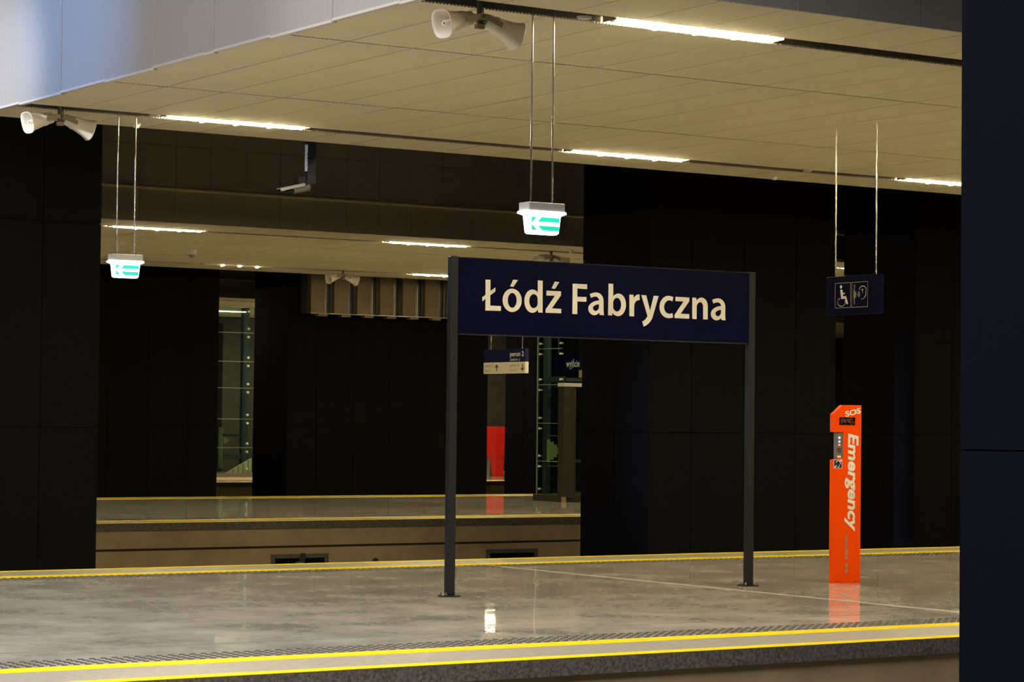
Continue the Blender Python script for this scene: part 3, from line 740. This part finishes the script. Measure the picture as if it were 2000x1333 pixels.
# steel portal
MB().box(-.105+.02, .20, -.06, .16, .10, 2.50).build('door_portal', 'dsteel', lf, bevel=.005)
MB().box(-.09, 1.5, -.08, .17, 2.50, 2.575).build('portal_cap', 'lip', lf, 'pale cap over the doors')
MB().box(.20, .26, .02, .12, .10, 2.5).build('door_jamb', 'core', lf)
MB().box(.26, 1.3, .05, .065, .12, 2.5).build('door_pane', 'glass', lf)
MB().box(.26, .30, .03, .09, .12, 2.5).build('door_frame', 'dsteel', lf)
MB().box(-.09, -.02, -.085, -.0, .0, .12).build('base_block', 'vpanel', lf)
MB().box(.34, .50, -.10, .0, 2.70, 2.86).build('call_box', 'vpanel', lf)
# expanded-metal guard seen through the glass
gm = MB()
for k in range(-16, 22):
    for s_ in (1, -1):
        x = .0+k*.03
        for j in range(16):
            za, zb = .80+j*.055, .80+(j+1)*.055
            off = (.012 if (j+k) % 2 else -.012)*s_
            ya = .46+x; 
            if .36 < ya < .77 and zb < 1.22+.40*(ya-.35) and za > 1.00-.45*(ya-.35):
                gm.box(.06, .066, ya+off-.007, ya+off+.007, za, zb)
tag(gm.build('guard_mesh', 'meshg', lf, 'yellow-green diamond mesh guard'), None, kind='stuff')
MB().box(.07, .10, .33, .79, 1.42, 1.44).box(.07, .10, .33, .79, .76, .78).build('guard_frame', 'steel', lf)

# ---------------------------------------------------------------- far glass lift on the third platform
l2 = empty('glass_lift', 'far glass lift with steel base seen in the tall gap at the left', 'lift', (31.4, 64.0, 0))
gz = [.16, .90, 1.73, 2.63, 3.40, 4.24, 4.985]
for z0, z1 in zip(gz, gz[1:]):
    MB().box(0, 1.91, 0, .012, z0+.006, z1-.006).build('glass_pane', 'glass', l2)
    MB().box(0, 1.92, -.002, .014, z1-.009, min(z1+.009, 4.99)).build('pane_edge', 'gedge', l2)
    for zz in (z0+.12, z1-.12): MB().cyl((1.72, -.02, zz), (1.72, .06, zz), .034, n=12).build('glass_fitting', 'beige', l2)  # pale colour stands in for the highlight on these metal fittings
MB().box(1.91, 1.94, -.004, .02, .16, 4.985).build('corner_edge', 'gedge', l2)
MB().box(-.1, 1.99, -.08, 2.1, 0.05, .155).build('base', 'steel', l2)
MB().box(-.1, 1.99, -.10, 2.1, 0.0, .045).build('base_plinth', 'ledge', l2)
MB().box(1.75, 1.95, .4, .55, .16, 4.985).build('corner_column', 'teal', l2)
MB().box(1.1, 1.75, .42, .5, 1.20, 1.28).build('cross_beam', 'teal', l2)
MB().box(1.1, 1.75, .42, .5, .56, .70).build('cross_beam', 'teal', l2)
MB().box(.9, 1.9, 2.0, 2.05, .16, 4.6).build('back_wall', 'core', l2)
MB().prism([(1.06, .16), (1.90, .16), (1.90, .60)], .05, .10).build('stair_side_panel', 'ledge', l2)
for k in range(4): MB().box(1.30+k*.16, 1.312+k*.16, .03, .05, .16, .28+k*.085).build('panel_joint', 'vpanel', l2)
MB().prism([(1.12, 1.0), (1.30, 1.1), (1.12, 1.22)], .30, .32).build('warning_triangle', 'vpanel', l2)
gm = MB()
for j in range(34):
    for k in range(4):
        off = .008 if (j+k) % 2 else -.008
        gm.box(.96+.035*k+off, .968+.035*k+off, .30, .306, .30+.035*j, .335+.035*j)
tag(gm.build('guard_mesh', 'meshg', l2), None, kind='stuff')
bpy.context.view_layer.update()

# ---------------------------------------------------------------- red kiosk on the third platform
rk = empty('red_kiosk', 'bright red free-standing kiosk glimpsed through the gap under the peron 2 sign', 'kiosk', (42.95, 65.4, 0))
d0 = P2(968, 880, 65.4).x-42.95; d1 = P2(986, 880, 65.4).x-42.95
mbk = MB()
pr_ = [(0, 0.0), (0, 1.58), (.60, 1.58), (.60, .58), (.34, .58), (.22, 0.0)]
n = len(pr_)
vsk = [Vector((d0+(0 if z > .3 else .03), y, z)) for y, z in pr_]+[Vector((d1-(0 if z > .3 else .05), y, z)) for y, z in pr_]
tr = tessellate_polygon([[Vector((y, z, 0)) for y, z in pr_]])
mbk.add(vsk, [(i, (i+1) % n, n+(i+1) % n, n+i) for i in range(n)]+[tuple(t) for t in tr]+[tuple(i+n for i in reversed(t)) for t in tr])
mbk.build('body', 'red', rk)
MB().box(d0+.02, d1-.02, -.004, 0, .56, .575).build('seam', 'dsteel', rk)
MB().box(d0+.05, d1-.1, .40, .58, 0, .57).build('foot', 'stem', rk)

# ---------------------------------------------------------------- vents in the second platform's face and trackside bits
def vent(x, label):
    g = empty('vent_grille', label, 'vent', (x, 36.88, -1.05), group='vent grilles in the face of the second platform')
    MB().box(0, .08, -.012, .03, 0, .49).box(1.03, 1.11, -.012, .03, 0, .49).box(.08, 1.03, -.012, .03, .42, .49).box(.08, 1.03, -.012, .03, 0, .06).build('frame', 'stem', g)
    MB().box(.08, 1.03, .0, .02, .06, .42).build('opening', 'core', g)
    me = MB().box(0, .022, -.010, .01, .06, .42).mesh('slat', 'core')
    for k in range(13): put(me, 'slat', (.11+k*.071, 0, 0), g)
    return g
vent(19.56, 'louvred vent in the concrete face, behind the small black track marker')
vent(23.88, 'louvred vent in the concrete face, right of the left sign post')
tm = empty('track_marker', 'small black wedge-shaped track marker on a grey clamp, above the far edge line', 'marker', (18.03, 33.0, -1.3))
MB().prism([(-.06, .83), (.055, .80), (.055, .985), (-.0, .985)], -.02, .02).build('plate', 'black', tm)
MB().box(-.10, .02, -.03, .03, .79, .85).build('clamp', 'steel', tm)
MB().box(-.05, -.02, -.015, .015, 0, .80).build('stand', 'stem', tm)
td = empty('track_device', 'tiny dark rounded track device just left of the left sign post', 'marker', (19.33, 33.0, -1.3))
hemi(.05, 0, 14).build('cap', 'black', td).rotation_euler = (math.pi, 0, 0)
for o in COL.objects:
    if o.parent == td: o.location.z = .84
MB().cyl((0, 0, 0), (0, 0, .84), .02, n=8).build('stand', 'stem', td)
